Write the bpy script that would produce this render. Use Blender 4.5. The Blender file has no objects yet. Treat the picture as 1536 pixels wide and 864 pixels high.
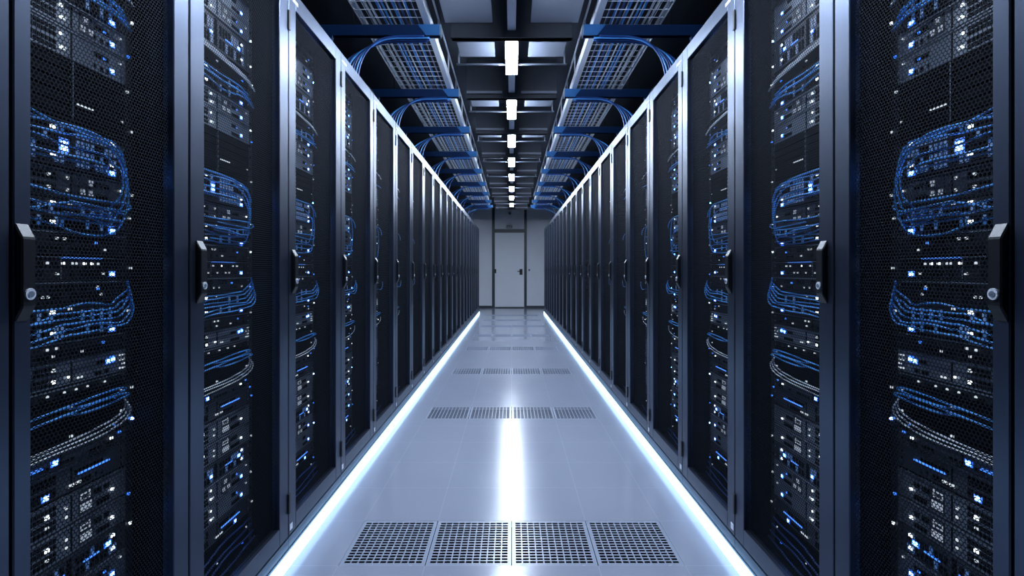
import bpy, bmesh, math, random
import numpy as np
from mathutils import Vector

SC = bpy.context.scene
COL = SC.collection
R = random.Random(7)

# ------------------------------------------------------------------ measures (metres; camera at origin looking along +y)
XF = 0.90            # rack fronts stand at x = +-XF
CAMZ = 1.18
FPX = 725.0          # focal length in pixels of a 1536 wide frame
UF = 0.12            # equipment faces sit this far behind the doors
TOPZ = 2.337
FAR = 15.3           # far wall

# ------------------------------------------------------------------ materials
def new_mat(name):
    m = bpy.data.materials.new(name); m.use_nodes = True
    nt = m.node_tree; b = nt.nodes['Principled BSDF']
    return m, nt, b

def mat(name, col, rough=0.5, metal=0.0, spec=0.5, rough_var=0.0, col_var=0.0, scale=8.0, stretch=(1, 1, 1)):
    m, nt, b = new_mat(name)
    b.inputs['Base Color'].default_value = (*col, 1)
    b.inputs['Roughness'].default_value = rough
    b.inputs['Metallic'].default_value = metal
    b.inputs['Specular IOR Level'].default_value = spec
    tc = nt.nodes.new('ShaderNodeTexCoord'); mp = nt.nodes.new('ShaderNodeMapping')
    mp.inputs['Scale'].default_value = stretch
    nt.links.new(tc.outputs['Object'], mp.inputs['Vector'])
    nz = nt.nodes.new('ShaderNodeTexNoise'); nz.inputs['Scale'].default_value = scale; nz.inputs['Detail'].default_value = 3
    nt.links.new(mp.outputs['Vector'], nz.inputs['Vector'])
    if rough_var:
        r = nt.nodes.new('ShaderNodeMapRange')
        r.inputs['To Min'].default_value = max(0.02, rough - rough_var); r.inputs['To Max'].default_value = rough + rough_var
        nt.links.new(nz.outputs['Fac'], r.inputs['Value']); nt.links.new(r.outputs['Result'], b.inputs['Roughness'])
    if col_var:
        mx = nt.nodes.new('ShaderNodeMix'); mx.data_type = 'RGBA'
        mx.inputs['A'].default_value = (*[c * (1 - col_var) for c in col], 1)
        mx.inputs['B'].default_value = (*[min(1, c * (1 + col_var)) for c in col], 1)
        nt.links.new(nz.outputs['Fac'], mx.inputs['Factor']); nt.links.new(mx.outputs['Result'], b.inputs['Base Color'])
    return m

def emit(name, col, strength, sample=True):
    m, nt, b = new_mat(name)
    b.inputs['Base Color'].default_value = (0.3, 0.3, 0.3, 1)
    b.inputs['Emission Color'].default_value = (*col, 1)
    b.inputs['Emission Strength'].default_value = strength
    if not sample:
        m.cycles.emission_sampling = 'NONE'
    return m

M = {}
M['frame'] = mat('brushed_frame_metal', (0.080, 0.098, 0.142), 0.35, 0.92, rough_var=0.05, scale=30, stretch=(1, 1, 0.05))
M['body'] = mat('black_cabinet_steel', (0.007, 0.009, 0.013), 0.65, 0.0, 0.06, rough_var=0.08)
M['plinth'] = mat('plinth_steel', (0.10, 0.15, 0.22), 0.40, 0.5, rough_var=0.05)
M['mesh'] = mat('perforated_door_steel', (0.012, 0.015, 0.022), 0.65, 0.0, 0.03)
M['handle'] = mat('black_handle_paint', (0.006, 0.007, 0.010), 0.36, 0.0, 0.40, rough_var=0.04)
M['lock'] = mat('lock_chrome', (0.80, 0.84, 0.92), 0.35, 0.3)
M['hinge'] = mat('hinge_black', (0.012, 0.014, 0.018), 0.4)
M['sticker'] = mat('sticker_paper', (0.85, 0.88, 0.95), 0.5)
M['rail'] = mat('mounting_rail_steel', (0.03, 0.036, 0.048), 0.45, 0.4)
M['grey'] = mat('server_face_grey', (0.155, 0.19, 0.25), 0.42, 0.2, 0.5, col_var=0.15, scale=20)
M['mid'] = mat('server_face_slate', (0.040, 0.052, 0.075), 0.45, 0.15, 0.5, col_var=0.15, scale=20)
M['dark'] = mat('server_face_black', (0.008, 0.010, 0.015), 0.45, 0.0, 0.25, col_var=0.15, scale=20)
M['vent'] = mat('vent_black', (0.003, 0.004, 0.005), 0.7, 0, 0.04)
M['silver'] = mat('bright_edge_metal', (0.30, 0.35, 0.42), 0.35, 0.7)
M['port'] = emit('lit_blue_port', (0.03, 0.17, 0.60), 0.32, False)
M['cblue'] = mat('blue_cable_jacket', (0.08, 0.37, 0.97), 0.38, 0, 0.5, col_var=0.2, scale=15)
M['cnavy'] = mat('navy_cable_jacket', (0.012, 0.06, 0.26), 0.40, 0, 0.5, col_var=0.2, scale=15)
M['cwhite'] = mat('white_cable_jacket', (0.85, 0.88, 0.92), 0.40, 0, 0.5)
M['cblack'] = mat('black_conduit', (0.02, 0.023, 0.03), 0.40, 0, 0.5)
M['ledw'] = emit('white_status_led_and_tie_highlight', (0.80, 0.90, 1.0), 3.2, False)
M['ledws'] = emit('dim_white_status_led', (0.80, 0.90, 1.0), 0.7, False)
M['ledb'] = emit('blue_status_led', (0.12, 0.32, 1.0), 26.0, True)
M['ledbs'] = emit('dim_blue_status_led', (0.04, 0.22, 1.0), 1.6, False)
M['halo'] = emit('blue_led_glow', (0.02, 0.16, 1.0), 1.1, False)  # glow around the blue LEDs, put into an emissive ring
M['disp'] = emit('lit_display_segments', (0.62, 0.74, 0.95), 0.42, False)
M['lamp'] = emit('lamp_diffuser_glow', (0.70, 0.82, 1.0), 185.0)
M['strip'] = emit('floor_strip_glow', (0.42, 0.69, 1.0), 3.6)
M['lamphouse'] = mat('lamp_housing_white', (0.60, 0.64, 0.72), 0.4)
M['bracket'] = mat('blue_bracket_paint', (0.004, 0.024, 0.090), 0.40, 0.1, 0.5, col_var=0.1)
M['littip'] = mat('lamplit_tip_blue', (0.035, 0.16, 0.42), 0.40, 0.1)  # paler bracket blue, lamplight put into the colour
M['cap'] = mat('bracket_cap_steel', (0.35, 0.42, 0.52), 0.4, 0.5)
M['tray'] = mat('galvanised_tray_steel', (0.74, 0.79, 0.88), 0.36, 0.15, rough_var=0.06, scale=20)
M['beam'] = mat('dark_beam_paint', (0.030, 0.036, 0.050), 0.5, 0, 0.4)
M['ceil'] = mat('dark_ceiling_deck', (0.045, 0.052, 0.066), 0.7, 0, 0.3)
M['panel'] = mat('brightened_ceiling_panel', (0.38, 0.41, 0.48), 0.6)  # same panel type, brightened in the colour
M['paneldim'] = mat('dimmed_ceiling_panel', (0.10, 0.115, 0.15), 0.6)  # same panel type, darkened in the colour against the close lamps
M['pipe'] = mat('pale_conduit', (0.16, 0.18, 0.23), 0.45, 0.3)
M['wall'] = mat('far_wall_paint', (0.80, 0.83, 0.90), 0.55, col_var=0.04, scale=2)
M['sidewall'] = mat('side_wall_paint', (0.02, 0.023, 0.03), 0.7)
M['trim'] = mat('dark_trim_paint', (0.035, 0.042, 0.055), 0.4)
M['door'] = mat('door_paint', (0.84, 0.87, 0.93), 0.42, col_var=0.03, scale=2)
M['floorpit'] = mat('plenum_black', (0.004, 0.005, 0.007), 0.8)
M['tile'] = mat('perforated_tile_steel', (0.29, 0.33, 0.42), 0.26, 0.0, 0.6, rough_var=0.05, scale=5)

TS = 0.347           # raised floor tile pitch
TY0 = 1.933          # a tile seam
def floor_mat():
    m, nt, b = new_mat('polished_raised_floor')
    L = nt.links.new
    tc = nt.nodes.new('ShaderNodeTexCoord'); sp = nt.nodes.new('ShaderNodeSeparateXYZ')
    L(tc.outputs['Object'], sp.inputs['Vector'])
    def mth(op, a, bb=None, v=None):
        n = nt.nodes.new('ShaderNodeMath'); n.operation = op
        L(a, n.inputs[0])
        if bb is not None: L(bb, n.inputs[1])
        if v is not None: n.inputs[1].default_value = v
        return n.outputs[0]
    def seam(o, off):
        f = mth('FRACT', mth('DIVIDE', mth('ADD', o, v=50 * TS - off), v=TS))
        d = mth('ABSOLUTE', mth('SUBTRACT', f, v=0.5))
        return mth('GREATER_THAN', d, v=0.5 - 0.0032)
    s = mth('MAXIMUM', seam(sp.outputs['X'], 0.0), seam(sp.outputs['Y'], TY0))
    nz = nt.nodes.new('ShaderNodeTexNoise'); nz.inputs['Scale'].default_value = 1.7; nz.inputs['Detail'].default_value = 4
    L(tc.outputs['Object'], nz.inputs['Vector'])
    mx = nt.nodes.new('ShaderNodeMix'); mx.data_type = 'RGBA'
    mx.inputs['A'].default_value = (0.265, 0.29, 0.37, 1); mx.inputs['B'].default_value = (0.305, 0.335, 0.425, 1)
    L(nz.outputs['Fac'], mx.inputs['Factor'])
    m2 = nt.nodes.new('ShaderNodeMix'); m2.data_type = 'RGBA'
    L(s, m2.inputs['Factor']); L(mx.outputs['Result'], m2.inputs['A']); m2.inputs['B'].default_value = (0.36, 0.40, 0.50, 1)
    L(m2.outputs['Result'], b.inputs['Base Color'])
    rr = nt.nodes.new('ShaderNodeMapRange'); rr.inputs['To Min'].default_value = 0.17; rr.inputs['To Max'].default_value = 0.22
    L(nz.outputs['Fac'], rr.inputs['Value']); L(rr.outputs['Result'], b.inputs['Roughness'])
    b.inputs['Specular IOR Level'].default_value = 0.6
    b.inputs['Coat Weight'].default_value = 0.35; b.inputs['Coat Roughness'].default_value = 0.12
    return m
M['floor'] = floor_mat()

# ------------------------------------------------------------------ mesh builder
class MB:
    def __init__(s): s.v, s.f, s.m = [], [], []
    def box(s, a0, a1, b0, b1, c0, c1, mi=0):
        n = len(s.v)
        s.v += [(a0, b0, c0), (a1, b0, c0), (a1, b1, c0), (a0, b1, c0), (a0, b0, c1), (a1, b0, c1), (a1, b1, c1), (a0, b1, c1)]
        for q in ((0, 3, 2, 1), (4, 5, 6, 7), (0, 1, 5, 4), (1, 2, 6, 5), (2, 3, 7, 6), (3, 0, 4, 7)):
            s.f.append(tuple(n + i for i in q)); s.m.append(mi)
        return s
    def prism(s, prof, axis, lo, hi, mi=0):
        """extrude a 2D outline (list of pairs in the two other axes, in order) along axis"""
        n = len(s.v); k = len(prof)
        def P(p, t):
            l = list(p); l.insert(axis, t); return tuple(l)
        s.v += [P(p, lo) for p in prof] + [P(p, hi) for p in prof]
        s.f.append(tuple(n + i for i in range(k))[::-1]); s.m.append(mi)
        s.f.append(tuple(n + k + i for i in range(k))); s.m.append(mi)
        for i in range(k):
            j = (i + 1) % k
            s.f.append((n + i, n + j, n + k + j, n + k + i)); s.m.append(mi)
        return s
    def tube(s, pts, r, sides=6, mi=0):
        n = len(s.v); P = [Vector(p) for p in pts]; k = len(P)
        up = Vector((0.31, 0.2, 0.93)).normalized()
        for i, p in enumerate(P):
            t = (P[min(i + 1, k - 1)] - P[max(i - 1, 0)]).normalized()
            a = t.cross(up)
            if a.length < 0.1: a = t.cross(Vector((1, 0, 0)))
            a.normalize(); b = t.cross(a).normalized()
            for q in range(sides):
                an = 2 * math.pi * q / sides
                s.v.append(tuple(p + (a * math.cos(an) + b * math.sin(an)) * r))
        for i in range(k - 1):
            for q in range(sides):
                w = (q + 1) % sides
                s.f.append((n + i * sides + q, n + i * sides + w, n + (i + 1) * sides + w, n + (i + 1) * sides + q)); s.m.append(mi)
        s.f.append(tuple(n + q for q in range(sides))); s.m.append(mi)
        s.f.append(tuple(n + (k - 1) * sides + q for q in range(sides))[::-1]); s.m.append(mi)
        return s
    def disc(s, axis, c, r, lo, hi, sides=14, mi=0, sq=1.0):
        prof = [(c[0] + r * math.cos(2 * math.pi * i / sides), c[1] + sq * r * math.sin(2 * math.pi * i / sides)) for i in range(sides)]
        return s.prism(prof, axis, lo, hi, mi)
    def mesh(s, name, mats, side=1, smooth=False, bevel=0):
        me = bpy.data.meshes.new(name)
        v = [(side * x, y, z) for x, y, z in s.v] if side != 1 else s.v
        me.from_pydata(v, [], s.f)
        for m in mats: me.materials.append(m)
        for p, i in zip(me.polygons, s.m):
            p.material_index = i; p.use_smooth = smooth
        bm = bmesh.new(); bm.from_mesh(me)
        if bevel:
            bmesh.ops.bevel(bm, geom=bm.edges[:], offset=bevel, segments=1, affect='EDGES')
        bmesh.ops.recalc_face_normals(bm, faces=bm.faces[:])
        bm.to_mesh(me); bm.free()
        return me

CACHE = {}
def link(name, me, parent=None, loc=(0, 0, 0)):
    o = bpy.data.objects.new(name, me); COL.objects.link(o)
    o.location = loc
    if parent is not None: o.parent = parent
    return o
def cached(key, fn):
    if key not in CACHE: CACHE[key] = fn()
    return CACHE[key]
def tag(o, label, cat, group=None, kind=None):
    o['label'] = label; o['category'] = cat
    if group: o['group'] = group
    if kind: o['kind'] = kind
    return o
def struct(o):
    o['kind'] = 'structure'; return o
def empty(name, loc):
    o = bpy.data.objects.new(name, None); COL.objects.link(o); o.location = loc; o.empty_display_size = 0.05
    return o

def catmull(pts, n=6):
    P = [Vector(p) for p in pts]; P = [P[0] * 2 - P[1]] + P + [P[-1] * 2 - P[-2]]
    out = []
    for i in range(1, len(P) - 2):
        a, b, c, d = P[i - 1:i + 3]
        for k in range(n):
            t = k / n
            out.append(0.5 * ((2 * b) + (c - a) * t + (2 * a - 5 * b + 4 * c - d) * t * t + (3 * b - a - 3 * c + d) * t ** 3))
    out.append(P[-2])
    return out

ORD = 'first second third fourth fifth sixth seventh eighth ninth tenth eleventh twelfth thirteenth fourteenth fifteenth sixteenth seventeenth eighteenth nineteenth twentieth twenty-first'.split()
SIDE = {-1: 'left', 1: 'right'}

# ------------------------------------------------------------------ honeycomb door sheet (real holes)
def honeycomb(w, h, p, wire):
    a = p / math.sqrt(3); dz = 1.5 * a
    nx = int(w / p) + 1; nz = int(h / dz) + 1
    ix, iz = np.meshgrid(np.arange(nx), np.arange(nz))
    cx = (ix * p + (iz % 2) * p / 2).ravel(); cz = (iz * dz).ravel()
    ok = (cx < w - p * 0.2) & (cz < h - a * 0.5)
    cx, cz = cx[ok] + p / 4, cz[ok] + a / 2
    n = len(cx)
    ang = np.radians(np.arange(6) * 60 + 30)
    ro, ri = a, (p - wire) / math.sqrt(3)
    vy = np.concatenate([cx[:, None] + ro * np.cos(ang), cx[:, None] + ri * np.cos(ang)], 1)
    vz = np.concatenate([cz[:, None] + ro * np.sin(ang), cz[:, None] + ri * np.sin(ang)], 1)
    co = np.zeros((n, 12, 3), np.float32); co[..., 1] = vy; co[..., 2] = vz
    q = np.array([[i, (i + 1) % 6, 6 + (i + 1) % 6, 6 + i] for i in range(6)])
    idx = (np.arange(n)[:, None, None] * 12 + q[None]).reshape(-1)
    me = bpy.data.meshes.new('mesh_panel')
    me.vertices.add(n * 12); me.vertices.foreach_set('co', co.ravel())
    nf = n * 6
    me.loops.add(nf * 4); me.loops.foreach_set('vertex_index', idx.astype(np.int32))
    me.polygons.add(nf)
    me.polygons.foreach_set('loop_start', (np.arange(nf) * 4).astype(np.int32))
    me.polygons.foreach_set('loop_total', np.full(nf, 4, np.int32))
    me.update(calc_edges=True); me.validate()
    me.materials.append(M['mesh'])
    return me

# ------------------------------------------------------------------ the room
def build_room():
    rows = [1.933, 3.846, 5.50, 7.16, 8.62, 10.10, 11.35, 12.60]
    mb = MB()
    xs = 2.35; gx = 2 * TS
    y = -1.6
    def flat(x0, x1, y0, y1): mb.box(x0, x1, y0, y1, -0.03, 0.0, 0)
    for r in rows:
        flat(-xs, xs, y, r)
        flat(-xs, -gx, r, r + TS); flat(gx, xs, r, r + TS)
        # plenum under the opening
        mb.box(-gx - .02, gx + .02, r - .02, r + TS + .02, -0.34, -0.32, 1)
        mb.box(-gx - .02, gx + .02, r - .02, r, -0.32, -0.03, 1); mb.box(-gx - .02, gx + .02, r + TS, r + TS + .02, -0.32, -0.03, 1)
        mb.box(-gx - .02, -gx, r, r + TS, -0.32, -0.03, 1); mb.box(gx, gx + .02, r, r + TS, -0.32, -0.03, 1)
        y = r + TS
    flat(-xs, xs, y, FAR + .1)
    struct(link('floor', mb.mesh('floor', [M['floor'], M['floorpit']])))
    # perforated tiles
    def tile():
        t = MB(); S = TS - 0.003; nc, nr = 11, 16
        mx, my = 0.013, 0.013
        px = (S - 2 * mx) / nc; py = (S - 2 * my) / nr
        ex = [0.0]; ey = [0.0]
        for i in range(nc): c = mx + px * (i + .5); ex += [c - px * .40, c + px * .40]
        for i in range(nr): c = my + py * (i + .5); ey += [c - py * .33, c + py * .33]
        ex.append(S); ey.append(S)
        for i in range(len(ex) - 1):
            for j in range(len(ey) - 1):
                if not (i % 2 == 1 and j % 2 == 1):
                    n = len(t.v)
                    for z in (0.0, -0.002):
                        t.v += [(ex[i], ey[j], z), (ex[i + 1], ey[j], z), (ex[i + 1], ey[j + 1], z), (ex[i], ey[j + 1], z)]
                    t.f += [(n, n + 1, n + 2, n + 3), (n + 7, n + 6, n + 5, n + 4)]; t.m += [0, 0]
                else:
                    n = len(t.v)
                    c = [(ex[i], ey[j]), (ex[i + 1], ey[j]), (ex[i + 1], ey[j + 1]), (ex[i], ey[j + 1])]
                    t.v += [(a, b, 0.0) for a, b in c] + [(a, b, -0.002) for a, b in c]
                    for q in range(4):
                        w = (q + 1) % 4
                        t.f.append((n + q, n + w, n + 4 + w, n + 4 + q)); t.m.append(0)
        me = bpy.data.meshes.new('perforated_floor_tile'); me.from_pydata(t.v, [], t.f); me.materials.append(M['tile'])
        bm = bmesh.new(); bm.from_mesh(me); bmesh.ops.remove_doubles(bm, verts=bm.verts[:], dist=1e-5); bm.to_mesh(me); bm.free()
        return me
    tm = tile()
    pos = ['leftmost', 'second from left', 'third from left', 'rightmost']
    rn = ['nearest the camera', 'second from the camera', 'third from the camera', 'fourth from the camera', 'fifth from the camera', 'sixth from the camera', 'second last before the door', 'last before the door']
    for i, r in enumerate(rows):
        for j in range(4):
            o = link('perforated_floor_tile', tm, None, (-gx + j * TS + .0015, r + .0015, 0.0))
            tag(o, f'slotted steel floor tile, {pos[j]} in the grille row {rn[i]}', 'floor tile', 'slotted floor tiles across the aisle')
    # walls, ceiling
    w = MB().box(-xs, xs, FAR, FAR + .12, 0, 3.2); struct(link('wall_far', w.mesh('wall_far', [M['wall']])))
    for s in (-1, 1):
        w = MB().box(xs, xs + .1, -1.6, FAR + .12, 0, 3.2)
        struct(link(f'wall_{SIDE[s]}', w.mesh('wall_side', [M['sidewall']], s)))
    struct(link('ceiling', MB().box(-xs, xs, -1.6, FAR + .12, 3.2, 3.3).mesh('ceiling', [M['ceil']])))
    # far door bay
    yb = FAR - 0.05
    trim = [(-.62, -.535, 0, 3.2), (.395, .475, 0, 3.2)]
    for k, (a, b, z0, z1) in enumerate(trim):
        struct(link(f'trim_{k+1}', MB().box(a, b, yb, FAR, z0, z1).mesh('trim', [M['trim']], 1)))
    struct(link('trim_3', MB().box(-.535, .395, yb, FAR, 2.385, 2.49).mesh('trim', [M['trim']])))
    for s, a, b in ((-1, -xs, -.62), (1, .475, xs)):
        struct(link(f'baseboard_{SIDE[s]}', MB().box(a, b, FAR - .02, FAR, 0, .07).mesh('baseboard', [M['trim']])))
    d = struct(link('door_1', MB().box(-.53, .39, FAR - .03, FAR, 0.035, 2.38).mesh('door_leaf', [M['door']], bevel=.003)))
    hb = MB().box(.25, .34, FAR - .045, FAR - .03, 1.05, 1.23)
    link('door_lock_plate', hb.mesh('door_lock_plate', [M['handle']], bevel=.003), d)
    hb = MB().tube([(.295, FAR - .045, 1.16), (.295, FAR - .10, 1.16), (.28, FAR - .11, 1.16), (.18, FAR - .11, 1.16)], .012)
    link('door_handle', hb.mesh('door_handle', [M['handle']], smooth=True), d)
    for z in (1.1,):
        hb = MB().box(-.535, -.49, FAR - .05, FAR - .03, z, z + .13)
        link('door_hinge', hb.mesh('door_hinge', [M['handle']], bevel=.003), d)
    hb = MB().box(-.53, .39, FAR - .03, FAR, .0, .03)
    link('door_threshold', hb.mesh('door_threshold', [M['trim']]), d)
    o = MB().box(-.16, .02, FAR - .05, FAR, 2.53, 2.61, 0).box(-.13, -.01, FAR - .055, FAR - .05, 2.545, 2.56, 1)
    tag(link('door_sensor', o.mesh('door_sensor', [M['trim'], M['silver']])), 'small dark sensor box on the panel over the far door', 'sensor')
    o = MB().disc(1, (-.06, 2.99), .07, FAR - .03, FAR, 16, 0).disc(1, (-.06, 2.99), .045, FAR - .08, FAR - .03, 16, 1)
    tag(link('smoke_detector', o.mesh('smoke_detector', [M['sticker'], M['pipe']])), 'small pale round detector high on the wall above the far door', 'detector')
    o = MB().box(.53, .58, FAR - .015, FAR, 1.17, 1.23, 0).box(.545, .565, FAR - .02, FAR - .015, 1.185, 1.215, 1)
    tag(link('light_switch', o.mesh('light_switch', [M['trim'], M['silver']])), 'small dark wall switch beside the far door handle', 'switch')

    # beams, panels and pipes under the ceiling
    BP, B0 = 1.2, 3.43
    nb = 9
    for k in range(-2, nb):
        yk = B0 + BP * k
        mb = MB().box(-.43, .43, yk, yk + .045, 2.83, 3.2).box(-.43, .43, yk - .012, yk + .057, 2.83, 2.845)
        b = struct(link(f'beam_{k+3}', mb.mesh('ceiling_beam', [M['beam']])))
        if k >= 1:
            for s in (-1, 1):
                link('beam_strip', MB().box(.09, .43, yk - .03, yk - .012, 2.868, 2.892).mesh('beam_strip', [M['pipe']], s), b)
    for k in range(-2, nb):
        yk = B0 + BP * (k - 1)
        y0, y1 = (yk + .70, yk + 1.19) if k == 0 else (yk + .075, yk + .075 + .46)
        for s in (-1, 1):
            mb = MB().box(.135, .47 if k == 0 else .42, y0, y1, 2.935, 2.965)
            o = link('ceiling_panel', mb.mesh('ceiling_panel', [M['panel'] if k <= 0 else M['paneldim']], s))
            for q in (.2, .38):
                link('panel_hanger', MB().box(q, q + .012, (y0 + y1) / 2, (y0 + y1) / 2 + .012, 2.965, 3.2).mesh('panel_hanger', [M['beam']], s), o)
            place = 'before the nearest visible beam' if k == 0 else f'in the {ORD[max(0,k-1)]} bay past the nearest visible beam' if k > 0 else f'overhead behind the {["nearest","second"][-k-1]} lamp'
            tag(o, f'{"brightened" if k <= 0 else "grey"} flat ceiling panel {SIDE[s]} of the lamps, {place}', 'ceiling panel', 'panels between the ceiling beams')
    for k in range(0, nb - 1):
        yk = B0 + BP * k + .6
        pb = MB().tube([(-.46, yk, 2.90), (.46, yk, 2.90)], .009, 8)
        o = link('ceiling_conduit', pb.mesh('ceiling_conduit', [M['pipe']], smooth=True))
        for q in (-.44, .44): link('drop_rod', MB().box(q - .006, q + .006, yk - .006, yk + .006, 2.905, 3.2).mesh('drop_rod', [M['pipe']]), o)
        tag(o, f'thin grey conduit crossing the ceiling in the {ORD[k]} bay from the camera', 'conduit', 'conduits across the ceiling')

    # lamps in one line on a trunking rail
    LY = [3.457 + 1.2 * k for k in range(-2, 8)]
    t = MB().box(-.030, .030, .6, 12.75, 2.885, 2.93, 0)
    tk = tag(link('light_trunking', t.mesh('light_trunking', [M['lamphouse']], bevel=.004)), 'long white trunking rail carrying the row of ceiling lamps', 'lamp rail')
    for y in np.arange(1.4, 12.7, 1.2):
        link('hanger_rod', MB().box(-.006, .006, y, y + .012, 2.93, 3.2).mesh('hanger_rod', [M['pipe']]), tk)
    for i, y in enumerate(LY):
        e = empty('ceiling_light', (0, y, 2.83))
        link('lamp_housing', MB().box(-.050, .050, 0, .62, .033, .055).mesh('lamp_housing', [M['lamphouse']], bevel=.004), e)
        link('diffuser', MB().box(-.046, .046, .012, .608, 0, .032).mesh('diffuser', [M['lamp']], bevel=.006), e)
        for q in (0.0, .608):
            link('end_cap', MB().box(-.049, .049, q, q + .012, .0, .033).mesh('end_cap', [M['lamphouse']]), e)
        n = i - 2
        lab = f'bright white batten lamp, {ORD[n]} in the visible ceiling row from the camera' if n >= 0 else f'bright white batten lamp overhead, just out of view, {["farther","nearer"][-n-1] if n==-2 else "closer to the visible ones"}'
        tag(e, lab, 'ceiling lamp', 'row of ceiling lamps')

# ------------------------------------------------------------------ racks
def depth0(k): return 1.35 + 0.6 * (k - 1) if k >= 1 else (0.87 if k == 0 else 0.27)
def width(k): return 0.48 if k == 0 else 0.6
def stiles(k): return (0.036, 0.062) if k == 0 else (0.066, 0.074)
def bayspan(k): return (0.04, 0.403) if k == 0 else (0.05, 0.523)     # equipment runs between these
DZ0, DZ1, MZ0, MZ1 = 0.107, 2.335, 0.175, 2.262

def build_rack(k, s):
    d0, W = depth0(k), width(k)
    e = empty('server_rack', (s * XF, d0, 0))
    if k < 0: lab = f'sliver of a black server rack cut off by the {SIDE[s]} edge of the photo'
    else: lab = f'tall black server rack with perforated door, {ORD[k]} from the camera in the {SIDE[s]} row'
    tag(e, lab, 'server rack', 'server racks lining the aisle')
    def body():
        m = MB(); g = .0015
        m.box(.034, 1.0, g, .02, .1, TOPZ).box(.034, 1.0, W - .02, W - g, .1, TOPZ)
        m.box(.034, 1.0, .02, W - .02, TOPZ - .03, TOPZ).box(.034, 1.0, .02, W - .02, .1, .125).box(.98, 1.0, .02, W - .02, .125, TOPZ - .03)
        return m.mesh('cabinet_body', [M['body']], s)
    link('cabinet_body', cached(('body', W, s), body), e)
    link('plinth', cached(('plinth', W, s), lambda: MB().box(.0, 1.0, .0015, W - .0015, .0, .1).mesh('plinth', [M['plinth']], s)), e)
    a0, a1 = stiles(k)
    def door():
        m = MB(); g = .003
        m.box(0, .03, g, a0, DZ0, DZ1).box(0, .03, W - a1, W - g, DZ0, DZ1)
        m.box(0, .03, a0, W - a1, DZ0, MZ0).box(0, .03, a0, W - a1, MZ1, DZ1)
        return m.mesh('door', [M['frame']], s, bevel=.0022)
    d = link('door', cached(('door', k == 0, s), door), e)
    p = .009 if k <= 3 else (.014 if k <= 7 else .022)
    me = cached(('hc', k == 0, p), lambda: honeycomb(W - a0 - a1 + .008, MZ1 - MZ0 + .008, p, p * .24))
    link('mesh_panel', me, d, (s * .016, a0 - .004, MZ0 - .004))
    # handle: slanted ends, leaning out into the aisle
    hv = (.027, .0575) if k != 0 else (.004, .0305)
    def handle():
        m = MB()
        prof = [(.0, 1.085), (.0, 1.268), (-.015, 1.240), (-.015, 1.113)]
        m.prism([(u, z) for u, z in prof], 1, hv[0], hv[1])
        return m.mesh('handle', [M['handle']], s, bevel=.0025)
    link('handle', cached(('handle', k == 0, s), handle), d)
    if k <= 11:
        hc = (hv[0] + hv[1]) / 2
        def lock():
            m = MB().disc(0, (hc, 1.137), .0095, -.018, -.0151, 16, 0, 1.15).disc(0, (hc, 1.137), .0055, -.0195, -.018, 12, 1)
            return m.mesh('lock', [M['lock'], M['silver']], s)
        o = link('lock', cached(('lock', k == 0, s), lock), d); o['label'] = 'round chrome lock on the handle'
        for z in (.20, 2.15):
            link('hinge', cached(('hinge', W, s, z), lambda: MB().box(-.007, .0, W - .008, W + .006, z, z + .08).mesh('hinge', [M['hinge']], s, bevel=.0015)), d)
        def stick_low(): return MB().box(-.0012, 0, .010, .034, .125, .150).mesh('sticker', [M['sticker']], s)
        def stick_high(): return MB().box(-.0012, 0, .035, .085, 2.288, 2.302, 0).box(-.0012, 0, .012, .026, 2.29, 2.298, 0).mesh('label_plate', [M['sticker']], s)
        if k >= 1:
            link('sticker', cached(('st1', s), stick_low), d); link('label_plate', cached(('st2', s), stick_high), d)
    if k >= 0 and k <= 8:
        v0, v1 = bayspan(k)
        for nm, q0, q1 in (('n', .022, v0 - .004), ('f', v1 + .006, v1 + .034)):
            def rail():
                m = MB().box(.125, .14, q0, q1, .125, TOPZ - .03)
                for i in range(48):
                    z = .15 + i * .0445
                    m.box(.1243, .125, (q0 + q1) / 2 - .004, (q0 + q1) / 2 + .004, z, z + .008, 1)
                return m.mesh('mounting_rail', [M['rail'], M['vent']], s)
            o = link('mounting_rail', cached(('rail', k == 0, s, nm), rail), e)
            if nm == 'f' and k <= 6:
                rr = random.Random(100 + k)
                for i in range(16 if k < 4 else 7):
                    z = .2 + 2.0 * (i + rr.random()) / (16 if k < 4 else 7)
                    kind = rr.choice(['ledw', 'ledws', 'ledws', 'ledbs', 'ledbs', 'ledb'])
                    lm = cached(('rl', kind, s), lambda: MB().box(-.004, 0, -.003, .003, -.003, .003).mesh('rail_light', [M[kind]], s))
                    link('rail_light', lm, o, (s * .124, (q0 + q1) / 2 + rr.uniform(-.008, .01), z))
    return e

# equipment layout, the same in every rack: (z0, z1, style)
LAY = [
    (2.200, 2.262, 'dim'), (2.128, 2.196, 'drive'), (2.062, 2.124, 'drive'), (1.946, 2.058, 'switch'), (1.884, 1.942, 'white'),
    (1.801, 1.880, 'patch'), (1.738, 1.797, 'drive'), (1.668, 1.734, 'drive'), (1.526, 1.664, 'blank'), (1.415, 1.522, 'patchbig'),
    (1.350, 1.411, 'digits'), (1.272, 1.346, 'patch'), (1.217, 1.268, 'dim'), (1.158, 1.212, 'lights'), (1.108, 1.154, 'dim'),
    (1.022, 1.104, 'patch'), (0.977, 1.018, 'dim'), (0.918, 0.973, 'storage'), (0.892, 0.914, 'slim'), (0.848, 0.888, 'organizer'),
    (0.772, 0.844, 'white'), (0.734, 0.768, 'line'), (0.670, 0.730, 'vented'), (0.596, 0.664, 'display'), (0.526, 0.590, 'display'),
    (0.456, 0.521, 'switch'), (0.388, 0.452, 'drive'), (0.318, 0.384, 'drive'), (0.246, 0.314, 'vented'), (0.130, 0.242, 'organizer'),
]
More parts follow.
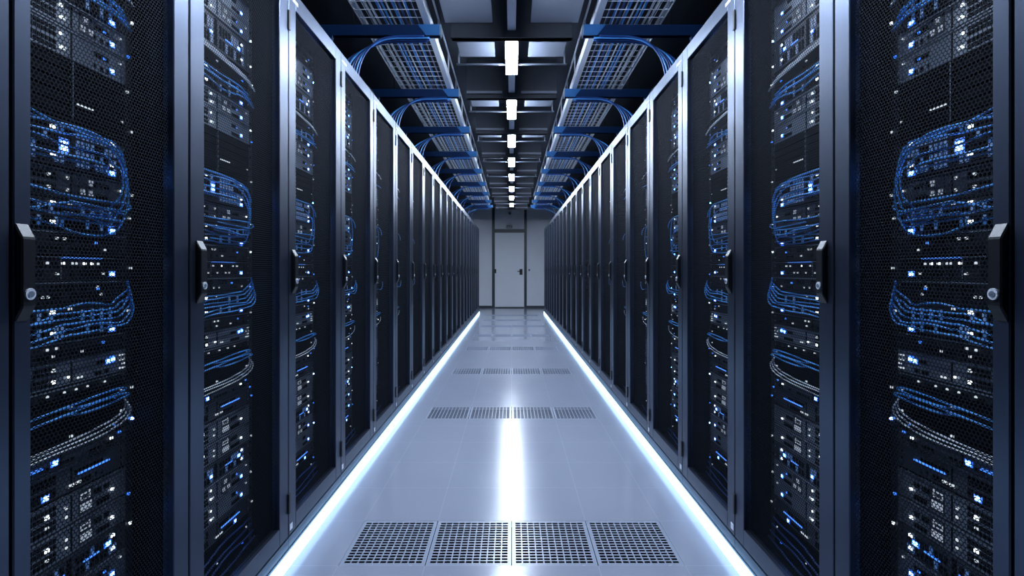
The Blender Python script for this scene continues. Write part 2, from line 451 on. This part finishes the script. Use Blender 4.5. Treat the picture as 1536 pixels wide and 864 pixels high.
NAMES = dict(dim='rack_server', drive='rack_server', digits='rack_server', lights='rack_server', storage='storage_server', slim='rack_server',
             line='rack_server', vented='rack_server', display='rack_server', switch='network_switch', patch='patch_panel', patchbig='patch_panel',
             blank='blanking_panel', organizer='cable_organizer', white='cable_organizer')
CATS = dict(rack_server='server', storage_server='server', network_switch='network switch', patch_panel='patch panel', blanking_panel='blanking panel', cable_organizer='cable organizer')
LOOK = dict(dim='plain black rack server', drive='grey drive-bay server with lit LEDs', digits='slate rack server with dim display marks', lights='black server dotted with white lights',
            storage='grey storage server with two blue LEDs', slim='slim black server with white dots', line='slate server with a blue light line', vented='slate vented server with small lights',
            display='grey server with pale lit display', switch='network switch with blue lit ports', patch='patch panel behind blue cables', patchbig='tall patch panel of blue ports',
            blank='dark blanking panel', organizer='black cable organizer', white='black organizer with white cables')
FACE = dict(dim='dark', drive='grey', digits='mid', lights='dark', storage='grey', slim='dark', line='mid', vented='mid', display='grey', switch='mid', patch='dark', patchbig='dark', blank='vent', organizer='vent', white='vent')

def unit_mesh(style, w, h, s):
    """face at u = 0 looking into the aisle, chassis behind it; v from the near ear to the far ear"""
    m = MB(); H = h
    m.box(.0, .46 if style not in ('blank', 'organizer', 'white') else .03, .0, w, 0, H, 0)
    f = lambda x: x * w
    t = -.0015
    def cell(a, b, z0, z1, mi=1, u=t): m.box(u, 0, f(a), f(b), z0, z1, mi)
    # top lip and ears
    m.box(-.003, 0, 0, w, H - .003, H, 2 if style in ('dim', 'slim', 'lights') else 0)
    if style not in ('blank', 'organizer', 'white'):
        m.box(-.0025, 0, 0, f(.03), 0, H - .003, 0); m.box(-.0025, 0, f(.965), w, 0, H - .003, 0)
        for z in (.25, .75): cell(.975, .988, H * z - .003, H * z + .003, 2, -.0032)
    rr = random.Random(style + str(round(w, 2)))
    rows = 2 if H > .045 else 1
    if style in ('drive', 'display', 'vented', 'storage', 'digits'):
        for r in range(rows):
            zb = H * (.10 + .44 * r); zt = zb + H * .32
            n = 17
            for i in range(n):
                a = .06 + i * .0245
                if rr.random() < .93:
                    if style == 'vented': cell(a, a + .016, zb, zt)
                    else:
                        cell(a, a + .017, zb, zb + (zt - zb) * .42); cell(a, a + .017, zb + (zt - zb) * .58, zt)
        cell(.572, .580, .004, H - .004)
        for r in range(rows):
            zb = H * (.10 + .44 * r); zt = zb + H * .32
            for i in range(8 if style != 'vented' else 14):
                a = (.745 if style != 'vented' else .60) + i * .0155
                if rr.random() < .85: cell(a, a + .010, zb, zb + (zt - zb) * .6)
    elif style in ('dim', 'lights', 'slim', 'line'):
        n = 26
        for r in range(rows):
            zb = H * (.14 + .42 * r); zt = zb + H * .26
            for i in range(n):
                a = .06 + i * .034
                if rr.random() < .7: cell(a, a + .022, zb, zt)
        cell(.50, .507, .003, H - .003, 2 if style == 'lights' else 1)
    elif style in ('switch', 'patch', 'patchbig'):
        nr = 2 if style != 'patchbig' else 4
        for r in range(nr):
            zb = H * (.08 + .84 * r / nr); zt = zb + H * .62 / nr
            for i in range(24):
                a = .06 + i * .0365
                if .52 < a < .60: continue
                z1 = zt
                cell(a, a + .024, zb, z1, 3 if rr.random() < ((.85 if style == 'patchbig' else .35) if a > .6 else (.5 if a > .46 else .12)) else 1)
        cell(.545, .575, H * .1, H * .9, 1)
    elif style in ('organizer', 'white', 'blank'):
        if style != 'blank':
            for a in (.12, .45, .60, .88):       # cable rings
                m.box(-.005, 0, f(a), f(a) + .004, .004, .008, 1); m.box(-.005, 0, f(a), f(a) + .004, H - .010, H - .006, 1)
        else:
            for i in range(5): m.box(-.004, 0, 0, w, H * (.1 + .18 * i), H * (.1 + .18 * i) + .0025, 0)
            m.box(-.005, 0, f(.572), f(.578), 0, H, 2)
    return m.mesh(NAMES[style], [M[FACE[style]], M['vent'], M['silver'], M['port']], s)

def led(kind, s, a=.006, b=.005):
    def mk():
        m = MB().box(-.0035, -.002, -a / 2, a / 2, -b / 2, b / 2)
        q = .9 if kind == 'ledb' else .55
        m.box(-.002, 0, -a * q, a * q, -b * q, b * q, 1)
        return m.mesh('status_light', [M[kind], M['halo'] if kind == 'ledb' else M[kind]], s)
    return cached(('led', kind, s, a, b), mk)

def display_mesh(style, w, h, s, var):
    m = MB(); rr = random.Random(style + str(var)); f = lambda x: x * w
    def seg(a, b, z0, z1): m.box(-.0025, -.0005, f(a), f(b), h * z0, h * z1)
    m.box(-.0012, 0, f(.63), f(.74), h * .1, h * .9, 1)
    if style == 'display':
        seg(.638, .69, .74, .80); seg(.638, .646, .58, .8); seg(.650, .69, .58, .62); seg(.70, .71, .56, .84)
        for i in range(6): seg(.638 + i * .0145, .648 + i * .0145, .18, .44)
    else:
        for i in range(5):
            for r in range(2):
                if rr.random() < .7: seg(.64 + i * .02, .652 + i * .02, .18 + .38 * r, .40 + .38 * r)
    return m.mesh('display', [M['disp'], M['mid']], s)

def add_unit(k, s, j, z0, z1, style, rank):
    d0 = depth0(k); v0, v1 = bayspan(k); w = v1 - v0; h = z1 - z0
    me = cached(('unit', style, round(w, 3), round(h, 4), s), lambda: unit_mesh(style, w, h, s))
    o = link(NAMES[style], me, None, (s * (XF + UF), d0 + v0, z0))
    n, up = rank
    rel = f'{ORD[n]} unit {"above" if up else "below"} handle height'
    tag(o, f'{LOOK[style]}, {rel} in {ORD[k]} {SIDE[s]} rack', CATS[NAMES[style]], f'equipment in the {ORD[k]} {SIDE[s]} rack')
    rr = random.Random(1000 * j + 10 * k)
    full = k <= 4
    def L(fr, fz, kind, a=.006, b=.005): link('status_light', led(kind, s, a, b), o, (0 if False else -s * .0005, fr * w, fz * h))
    if style == 'drive':
        L(.885, .30, 'ledb', .009, .008)
        if full:
            L(.50, .27, 'ledw'); L(.50, .72, 'ledw'); L(.525, .27, 'ledws', .004, .006)
            if rr.random() < .5: L(.955, .75, 'ledws', .004, .004)
            if rr.random() < .6: L(.82, .62, 'ledbs')
            if j % 2 == 0: link('display', cached(('disp', style, round(w, 3), round(h, 4), s, 1), lambda: display_mesh(style, w, h, s, 1)), o)
    elif style == 'display':
        L(.885, .40, 'ledw', .008, .006)
        if full:
            L(.41, .62, 'ledw', .008, .007); L(.41, .28, 'ledws'); L(.535, .3, 'ledws'); L(.535, .6, 'ledws')
            link('display', cached(('disp', style, round(w, 3), round(h, 4), s, 0), lambda: display_mesh(style, w, h, s, 0)), o)
    elif style == 'digits':
        if full:
            for z in (.25, .7):
                L(.42, z, 'ledws', .006, .006); L(.545, z, 'ledws', .004, .006)
            link('display', cached(('disp', style, round(w, 3), round(h, 4), s, 2), lambda: display_mesh(style, w, h, s, 2)), o)
        L(.96, .6, 'ledw', .004, .005)
    elif style == 'lights':
        L(.885, .25, 'ledb', .011, .008)
        if full:
            for q in range(9):
                L(.42 + .05 * q + rr.uniform(-.01, .01), rr.choice([.28, .72]), rr.choice(['ledws', 'ledws', 'ledw']), rr.choice([.004, .006]), .005)
            link('light_bar', cached(('bar', style, round(w, 3), s), lambda: MB().box(-.004, 0, w * .5, w * .8, h - .004, h - .001).mesh('light_bar', [M['ledbs']], s)), o)
    elif style == 'storage':
        L(.85, .62, 'ledb', .008, .008); L(.89, .66, 'ledb', .009, .009)
        if full:
            L(.45, .25, 'ledw', .007, .007); L(.45, .72, 'ledws', .007, .007); L(.55, .3, 'ledw'); L(.63, .2, 'ledws', .014, .004)
            for a in range(3):
                for b in range(4):
                    if rr.random() < .85: L(.955 + a * .016, .16 + b * .2, 'ledws', .0035, .004)
    elif style == 'slim':
        if full:
            for q in range(6): L(.3 + .1 * q + rr.uniform(-.03, .03), .5, 'ledws', .005, .004)
    elif style == 'line':
        L(.46, .5, 'ledb', .010, .008)
        if full:
            link('light_bar', cached(('bar2', round(w, 3), s), lambda: MB().box(-.004, 0, w * .18, w * .38, h * .4, h * .52).mesh('light_bar', [M['ledbs']], s)), o)
            L(.88, .6, 'ledw'); L(.95, .8, 'ledbs')
    elif style == 'vented':
        L(.40 if j < 26 else .8, .2, 'ledb', .010, .008)
        if full:
            link('light_bar', cached(('bar3', round(w, 3), s), lambda: MB().box(-.004, 0, w * .62, w * .86, h * .52, h * .58).mesh('light_bar', [M['ledbs']], s)), o)
            for q in (.56, .58, .61, .63): L(q, .22, 'ledws', .005, .006)
    elif style == 'dim':
        if full:
            for q in range(4): L(rr.uniform(.3, .9), rr.choice([.3, .7]), 'ledws', .005, .005)
        L(rr.uniform(.6, .9), .6, 'ledbs', .005, .005)
    elif style == 'switch':
        L(.89, .75, 'ledw', .009, .007); L(.85, .55, 'ledb', .012, .008); L(.89, .25, 'ledw', .009, .006)
        if full:
            L(.50, .4, 'ledb', .010, .007); L(.36, .55, 'ledbs', .03, .006); L(.72, .5, 'ledbs', .04, .004)
    elif style in ('patch', 'patchbig'):
        L(.885, .12, 'ledb', .012, .008)
        if full:
            L(.445, .80, 'ledw', .010, .007); L(.445, .22, 'ledw', .010, .007)  # white highlights of the cable ties, built as glowing spots
            if style == 'patchbig': L(.885, .82, 'ledw', .008, .006); L(.885, .3, 'ledw', .006, .006); L(.52, .45, 'ledb', .014, .02)
            else: L(.56, .85, 'ledws', .008, .005)
    elif style == 'blank':
        L(.16, .15, 'ledw', .006, .006)
        if full:
            L(.16, .22, 'ledws', .005, .004)
            link('light_bar', cached(('bar4', round(w, 3), s), lambda: MB().box(-.007, -.004, w * .60, w * .72, h * .30, h * .325).mesh('light_bar', [M['ledws']], s)), o)
            L(.97, .3, 'ledws', .004, .005)
    else:
        L(.96, .6, 'ledws', .005, .005)
        if full: L(.57, .35, 'ledws', .006, .005); L(.9, .2, 'ledbs', .006, .005)
    return o

def add_cables(k, s):
    d0 = depth0(k); v0, v1 = bayspan(k); w = v1 - v0
    rr = random.Random(50 + k)
    ns = [34, 34, 24, 15, 8, 4, 4][k]; q = ns / 34.0
    who = f'{ORD[k]} {SIDE[s]} rack'
    def cable(pts, r, m, lab, grp):
        P = []
        for (u, v, z) in pts: P.append((u, v, z))
        me = MB().tube(catmull(P, 5 if k < 3 else 3), r, 6 if k < 2 else 4).mesh('network_cable', [M[m]], s, smooth=True)
        o = link('network_cable', me, None, (s * XF, d0 + v0, 0))
        tag(o, lab, 'cable', grp)
    def N(n): return max(1, int(round(n * q)))
    J = lambda a: rr.uniform(-a, a)
    st = -.012
    # big loops round the slate server between the two eye-level patch bays
    n = N(6)
    for i in range(n):
        t = i / max(1, n - 1)
        za = 1.512 - .068 * t + J(.006); zd = 1.281 + .056 * t + J(.006); ve = w * (1.005 - .17 * t + J(.01)); u = .112 - .0062 * i; zm = (za + zd) / 2 + J(.02)
        if i % 2 == 1:
            z = zd + .002
            cable([(u, st, z + .016 + J(.012)), (u, w * .22, z + .012 + J(.008)), (u, w * .45, z + .009), (u, w * .74, z + .012 + J(.004)), (u, w * .87, z + .013), (u, w * .92, z + .004), (u, w * .86, z - .007), (u, w * .7, z - .008 + J(.003)), (u, w * .45, z - .003)],
                  .0025, 'cblue', f'blue cable doubled back just above handle height in the {who}', f'doubled back blue cables in the {who}')
            continue
        cable([(u, st, za - .015 + J(.022)), (u, w * .22, za + J(.012)), (u, w * .45, za + .002 + J(.005)), (u, w * .72, za + J(.009)), (u, ve - .03, za - .018 + J(.006)), (u, ve, zm + .02),
               (u, ve - .004, zm - .04), (u, ve - .035, zd + .006), (u, w * .78, zd - .006 + J(.007)), (u, w * .6, zd - .005 + J(.008)), (u, w * .45, zd + J(.004)), (u, w * .22, zd - .004 + J(.018)), (u, st, zd - .01 + J(.02))],
              .0025, 'cblue', f'blue network cable looping past the handle-height slate server in the {who}', f'looping blue cables in the {who}')
    # loose bundle just above the upper one
    for i in range(N(2)):
        z = 1.424 + .009 * i; u = .074 - .0062 * i
        cable([(u, st, z + J(.003)), (u, w * .3, z + J(.003)), (u, w * .45, z), (u, w * .62, z + J(.004)), (u + .02, w * .75, z), (.112, w * .80, z + .002)],
              .003, 'cblue', f'blue network cable crossing the tall blue patch panel in the {who}', f'straight blue cables in the {who}')
    for i in range(N(2)):
        u = .060 - .0064 * i; z = 1.497 - .012 * i
        cable([(u, st, z - .01 + J(.012)), (u, w * .22, z + J(.006)), (u, w * .45, z), (u, w * .62, z - .006), (u, w * .74, z - .026), (u, w * .78, z - .055)],
              .0025, 'cblue', f'blue cable arching across the tall blue patch panel in the {who}', f'arching blue cables in the {who}')
    # swag below the handle
    for i in range(N(6)):
        z = 1.030 + .0115 * i; u = .069 + .0060 * i
        zn = 1.022 + .014 * i + J(.012)
        cable([(u + .01, st, zn - .006), (u, w * .2, zn + .002 + J(.008)), (u, w * .40, z + .008), (u, w * .45, z + .008), (u, w * .62, z + .012 + J(.005)), (u, w * .8, z + .013 + J(.004)), (u, w * .86, z + .022), (u, w * (.90 + .012 * i), z + .045 + J(.008)), (u, w * (.90 + .011 * i), z + .066)],
              .0026, 'cblue', f'blue network cable in the swag under the handle in the {who}', f'swagged blue cables under the handle in the {who}')
    # high bundles
    for i in range(N(4)):
        z = 1.815 + .016 * i; u = .088 + .0064 * i
        cable([(u, st, z + J(.015)), (u, w * .3, z + J(.008)), (u, w * .55, z - .006 + J(.008)), (u, w * .8, z + J(.008)), (u, w * .95, z - .012)],
              .003, 'cblue', f'blue network cable high across the upper patch panel in the {who}', f'high blue cables in the {who}')
    for i in range(N(3)):
        z = 1.90 + .012 * i; u = .088 + .0064 * i
        cable([(u, st, z + .02), (u, w * .3, z + .01), (u, w * .6, z), (u, w * .85, z - .012), (u, w * .97, z - .03)],
              .003, 'cwhite', f'white cable in the upper black organizer of the {who}', f'upper white cables in the {who}')
    # thin pairs below
    for i in range(N(2)):
        z = .852 + .014 * i; u = .088 + .0072 * i
        cable([(u, st, z - .004), (u, w * .3, z + .004), (u, w * .6, z + .012), (u, w * .85, z + .016), (u, w * .93, z + .010), (u, w * .84, z + .004), (u, w * .6, z - .001), (u + .02, w * .5, z)],
              .0028, 'cblue', f'thin blue cable folded back in the lower organizer of the {who}', f'folded blue cables in the {who}')
    for i in range(N(3)):
        z = .778 + .008 * i; u = .090 + .0060 * i
        cable([(u, st, z - .004), (u, w * .35, z + J(.004)), (u, w * .6, z + .002), (u, w * .80, z + .010), (u, w * .91, z + .022), (u, w * .95, z + .040), (u, w * .94, z + .055)],
              .0024, 'cwhite', f'thin white cable curling up at the far end of the {who}', f'lower white cables in the {who}')
    for i in range(N(4) if k > 0 else 3):
        z = .14 + .024 * i; u = .088 + .0064 * i
        cable([(u, st, z), (u, w * .3, z + J(.012)), (u, w * .6, z + .012 + J(.01)), (u, w * .85, z + .016), (u, w * .97, z + .02)],
              .003, 'cnavy', f'navy cable near the bottom of the {who}', f'bottom navy cables in the {who}')

def strip_lights():
    for s in (-1, 1):
        y0, y1 = .27, 13.35
        e = empty('led_floor_strip', (s * XF, y0, 0))
        tag(e, f'glowing white LED strip along the foot of the {SIDE[s]} racks', 'light strip')
        m = MB()
        n = 22
        for i in range(n):
            a, b = (y1 - y0) * i / n, (y1 - y0) * (i + 1) / n
            m.box(-.016, -.004, a, b, .001, .050)
        link('light_tube', m.mesh('light_tube', [M['strip']], s), e)
        link('backing_channel', MB().box(-.004, -.0005, 0, y1 - y0, .0, .058).mesh('backing_channel', [M['plinth']], s), e)

# ------------------------------------------------------------------ overhead trays
def overhead(s):
    T = 2.912
    x0, x1 = .575, 1.045
    ys, ye = 1.9, 12.8
    e = empty('cable_tray', (0, 0, 0))
    tag(e, f'long wire-mesh cable tray hung over the {SIDE[s]} row of racks', 'cable tray')
    m = MB()
    for i in range(9):
        x = x0 + .02 + (x1 - x0 - .04) * i / 8
        m.box(x - .0016, x + .0016, ys, ye, T, T + .0032)
    y = ys
    while y < ye:
        m.box(x0, x1, y, y + .0034, T - .0034, T); y += .10
    link('wire_mesh', m.mesh('wire_mesh', [M['tray']], s), e)
    for nm, a, b in (('inner', x0 - .004, x0 + .040), ('outer', x1 - .004, x1 + .004)):
        link('side_rail', MB().box(a, b, ys, ye, T - .004, T + .002).box(a if nm == 'inner' else b - .004, a + .004 if nm == 'inner' else b, ys, ye, T + .002, T + .075).mesh('side_rail', [M['tray']], s), e)
    link('top_rail', MB().tube([(x0, ys, T + .245), (x0, ye, T + .245)], .008, 8).mesh('top_rail', [M['tray']], s, smooth=True), e)
    y = 2.0
    while y < ye - .1:
        link('post', cached(('post', s), lambda: MB().box(x0 - .006, x0 + .006, -.006, .006, T + .073, T + .245).mesh('post', [M['tray']], s)), e, (0, y, 0)); y += .6
    # brackets
    for k in range(8 + 1):
        y = 3.41 + 1.2 * k if k < 8 else 12.72
        b = empty('tray_bracket', (0, y, 0))
        tag(b, f'blue steel bracket under the {SIDE[s]} cable tray, {ORD[k]} from the camera' if k < 8 else f'blue steel bracket ending the {SIDE[s]} cable tray by the far wall', 'bracket', f'brackets under the {SIDE[s]} cable tray')
        def arm():
            q = MB().box(.505, 1.62, -.020, .028, 2.884, 2.9065).box(.505, 1.62, -.020, -.012, 2.832, 2.884).box(.505, 1.62, .020, .028, 2.832, 2.884)
            q.box(.52, .60, -.012, .020, 2.85, 2.884)
            return q.mesh('arm', [M['bracket']], s)
        link('arm', cached(('arm', s), arm), b)
        o = link('painted_lit_tip', cached(('littip', s), lambda: MB().prism([(.5045, 2.8315), (.60, 2.8315), (.66, 2.9075), (.5045, 2.9075)], 1, -.0215, -.0201).box(.5045, .63, -.0215, .0295, 2.9066, 2.9078).mesh('painted_lit_tip', [M['littip']], s)), b); o['label'] = 'lighter blue painted lamplight on the bracket tip'  # thin lighter skin painting the lamp-lit end of the arm
        link('end_cap', cached(('cap', s), lambda: MB().box(.497, .505, -.022, .030, 2.83, 2.9075).mesh('end_cap', [M['cap']], s)), b)
        for x in (1.12, 1.58):
            link('hanger_rod', cached(('rod', s, x), lambda: MB().tube([(x, .004, 2.9065), (x, .004, 3.2)], .006, 8).mesh('hanger_rod', [M['pipe']], s)), b)
        link('strut', cached(('strut', s), lambda: MB().prism([(1.40, 2.337), (1.44, 2.337), (1.30, 2.832), (1.26, 2.832)], 1, -.015, .02).mesh('strut', [M['bracket']], s)), b)
        # blue cables under the bracket that turn down to the rack tops
        nc = [7, 6, 5, 4, 3, 3, 3, 2, 2][k]
        for i in range(nc):
            rr = random.Random(k * 20 + i)
            t = i / max(1, nc - 1)
            yy = y - .035 + .09 * t; r = .0062
            z = 2.820 - .006 * (i % 2)
            xd = 1.03 + .15 * t
            pts = [(.57 + .05 * rr.random(), yy, z), (.72, yy, z - .002), (.84 + .05 * t, yy - .004, z - .008), (.94 + .08 * t, yy - .01, z - .045), (xd - .01, yy - .02, z - .14), (xd + .03, yy - .03, z - .27), (xd + .04, yy - .03, 2.345)]
            o = link('drop_cable', MB().tube(catmull(pts, 5), r, 6).mesh('drop_cable', [M['cblue'] if i % 3 == 1 else M['cnavy']], s, smooth=True))
            w_ = f'{ORD[k]} {SIDE[s]} bracket' if k < 8 else f'last {SIDE[s]} bracket'
            tag(o, f'blue cable bending down from under the {w_} to the rack tops', 'cable', f'blue cables under the {w_}')
    # cables lying in the tray
    for x, r, mm, nm in ((1.018, .007, 'cwhite', 'outermost white'), (.960, .010, 'cwhite', 'second white'), (.925, .009, 'cwhite', 'third white'), (.878, .010, 'cblue', 'outer blue'),
                         (.848, .008, 'cblue', 'middle blue'), (.818, .006, 'cwhite', 'thin inner white'), (.775, .010, 'cblue', 'inner blue'), (.735, .008, 'cnavy', 'outer navy'), (.695, .008, 'cblue', 'slim inner blue'), (.655, .008, 'cnavy', 'innermost navy')):
        rr = random.Random(nm)
        pts = []; y = ys
        while y < ye:
            pts.append((x + rr.uniform(-.004, .004), y, T + .0055 + r)); y += .45
        pts.append((x, ye, T + .0055 + r))
        o = link('tray_cable', MB().tube(catmull(pts, 3), r, 6).mesh('tray_cable', [M[mm]], s, smooth=True))
        tag(o, f'{nm} cable running the length of the {SIDE[s]} cable tray', 'cable', f'cables lying in the {SIDE[s]} tray')
    # pipes and risers behind, above the rack roofs
    o = link('duct_pipe', MB().tube([(1.75, .6, 2.66), (1.75, 15.2, 2.66)], .075, 14).mesh('duct_pipe', [M['cblack']], s, smooth=True))
    tag(o, f'dark round duct running above the back of the {SIDE[s]} racks', 'duct')
    for i, (y, x) in enumerate(((2.4, 1.10), (2.95, 1.42), (4.15, 1.18), (4.45, 1.45), (5.2, 1.25), (6.4, 1.2), (7.7, 1.25))):
        pts = [(x, y, 2.339), (x, y, 2.55), (x + .01, y, 2.66), (x + .06, y, 2.74), (x + .16, y, 2.78), (x + .38, y, 2.79)]
        o = link('conduit_riser', MB().tube(catmull(pts, 4), .017 if i % 2 else .024, 10).mesh('conduit_riser', [M['pipe'] if i % 2 else M['cblack']], s, smooth=True))
        tag(o, f'{"grey" if i % 2 else "dark"} bent conduit rising off the {SIDE[s]} rack roofs, {ORD[i]} from the camera', 'conduit', f'conduit risers above the {SIDE[s]} racks')

# ------------------------------------------------------------------ assemble
build_room()
for s in (-1, 1):
    for k in range(-1, 21): build_rack(k, s)
    for k in range(0, 7):
        d0 = depth0(k); v0, v1 = bayspan(k)
        above = sorted([i for i, u in enumerate(LAY) if u[0] + u[1] > 2 * CAMZ], key=lambda i: LAY[i][0])
        below = sorted([i for i, u in enumerate(LAY) if u[0] + u[1] <= 2 * CAMZ], key=lambda i: -LAY[i][0])
        for up, lst in ((True, above), (False, below)):
            for n, i in enumerate(lst):
                z0, z1, st = LAY[i]
                yp = [406 - (z - CAMZ) * FPX / (d0 + v1) for z in (z0, z1)]
                if yp[0] < -110 or yp[1] > 974: continue        # far outside the frame
                add_unit(k, s, i, z0, z1, st, (n, up))
        add_cables(k, s)
    overhead(s)
strip_lights()

# ------------------------------------------------------------------ world, camera
w = bpy.data.worlds.new('World'); SC.world = w; w.use_nodes = True
w.node_tree.nodes['Background'].inputs['Color'].default_value = (0.10, 0.28, 0.75, 1)
w.node_tree.nodes['Background'].inputs['Strength'].default_value = 0.02

cam = bpy.data.cameras.new('camera'); co = bpy.data.objects.new('camera', cam); COL.objects.link(co)
co.location = (0, 0, CAMZ); co.rotation_euler = (math.radians(90), 0, 0)
cam.sensor_width = 36; cam.lens = FPX / 1536 * 36
cam.shift_y = -26 / 1536; cam.shift_x = 0.5 / 1536
cam.clip_start = 0.02; cam.clip_end = 100
SC.camera = co
SC.view_settings.view_transform = 'Standard'; SC.view_settings.look = 'None'
SC.view_settings.gamma = 1.0; SC.view_settings.use_curve_mapping = False
SC.view_settings.exposure = 0.0
SC.cycles.use_denoising = True
SC.cycles.max_bounces = 8
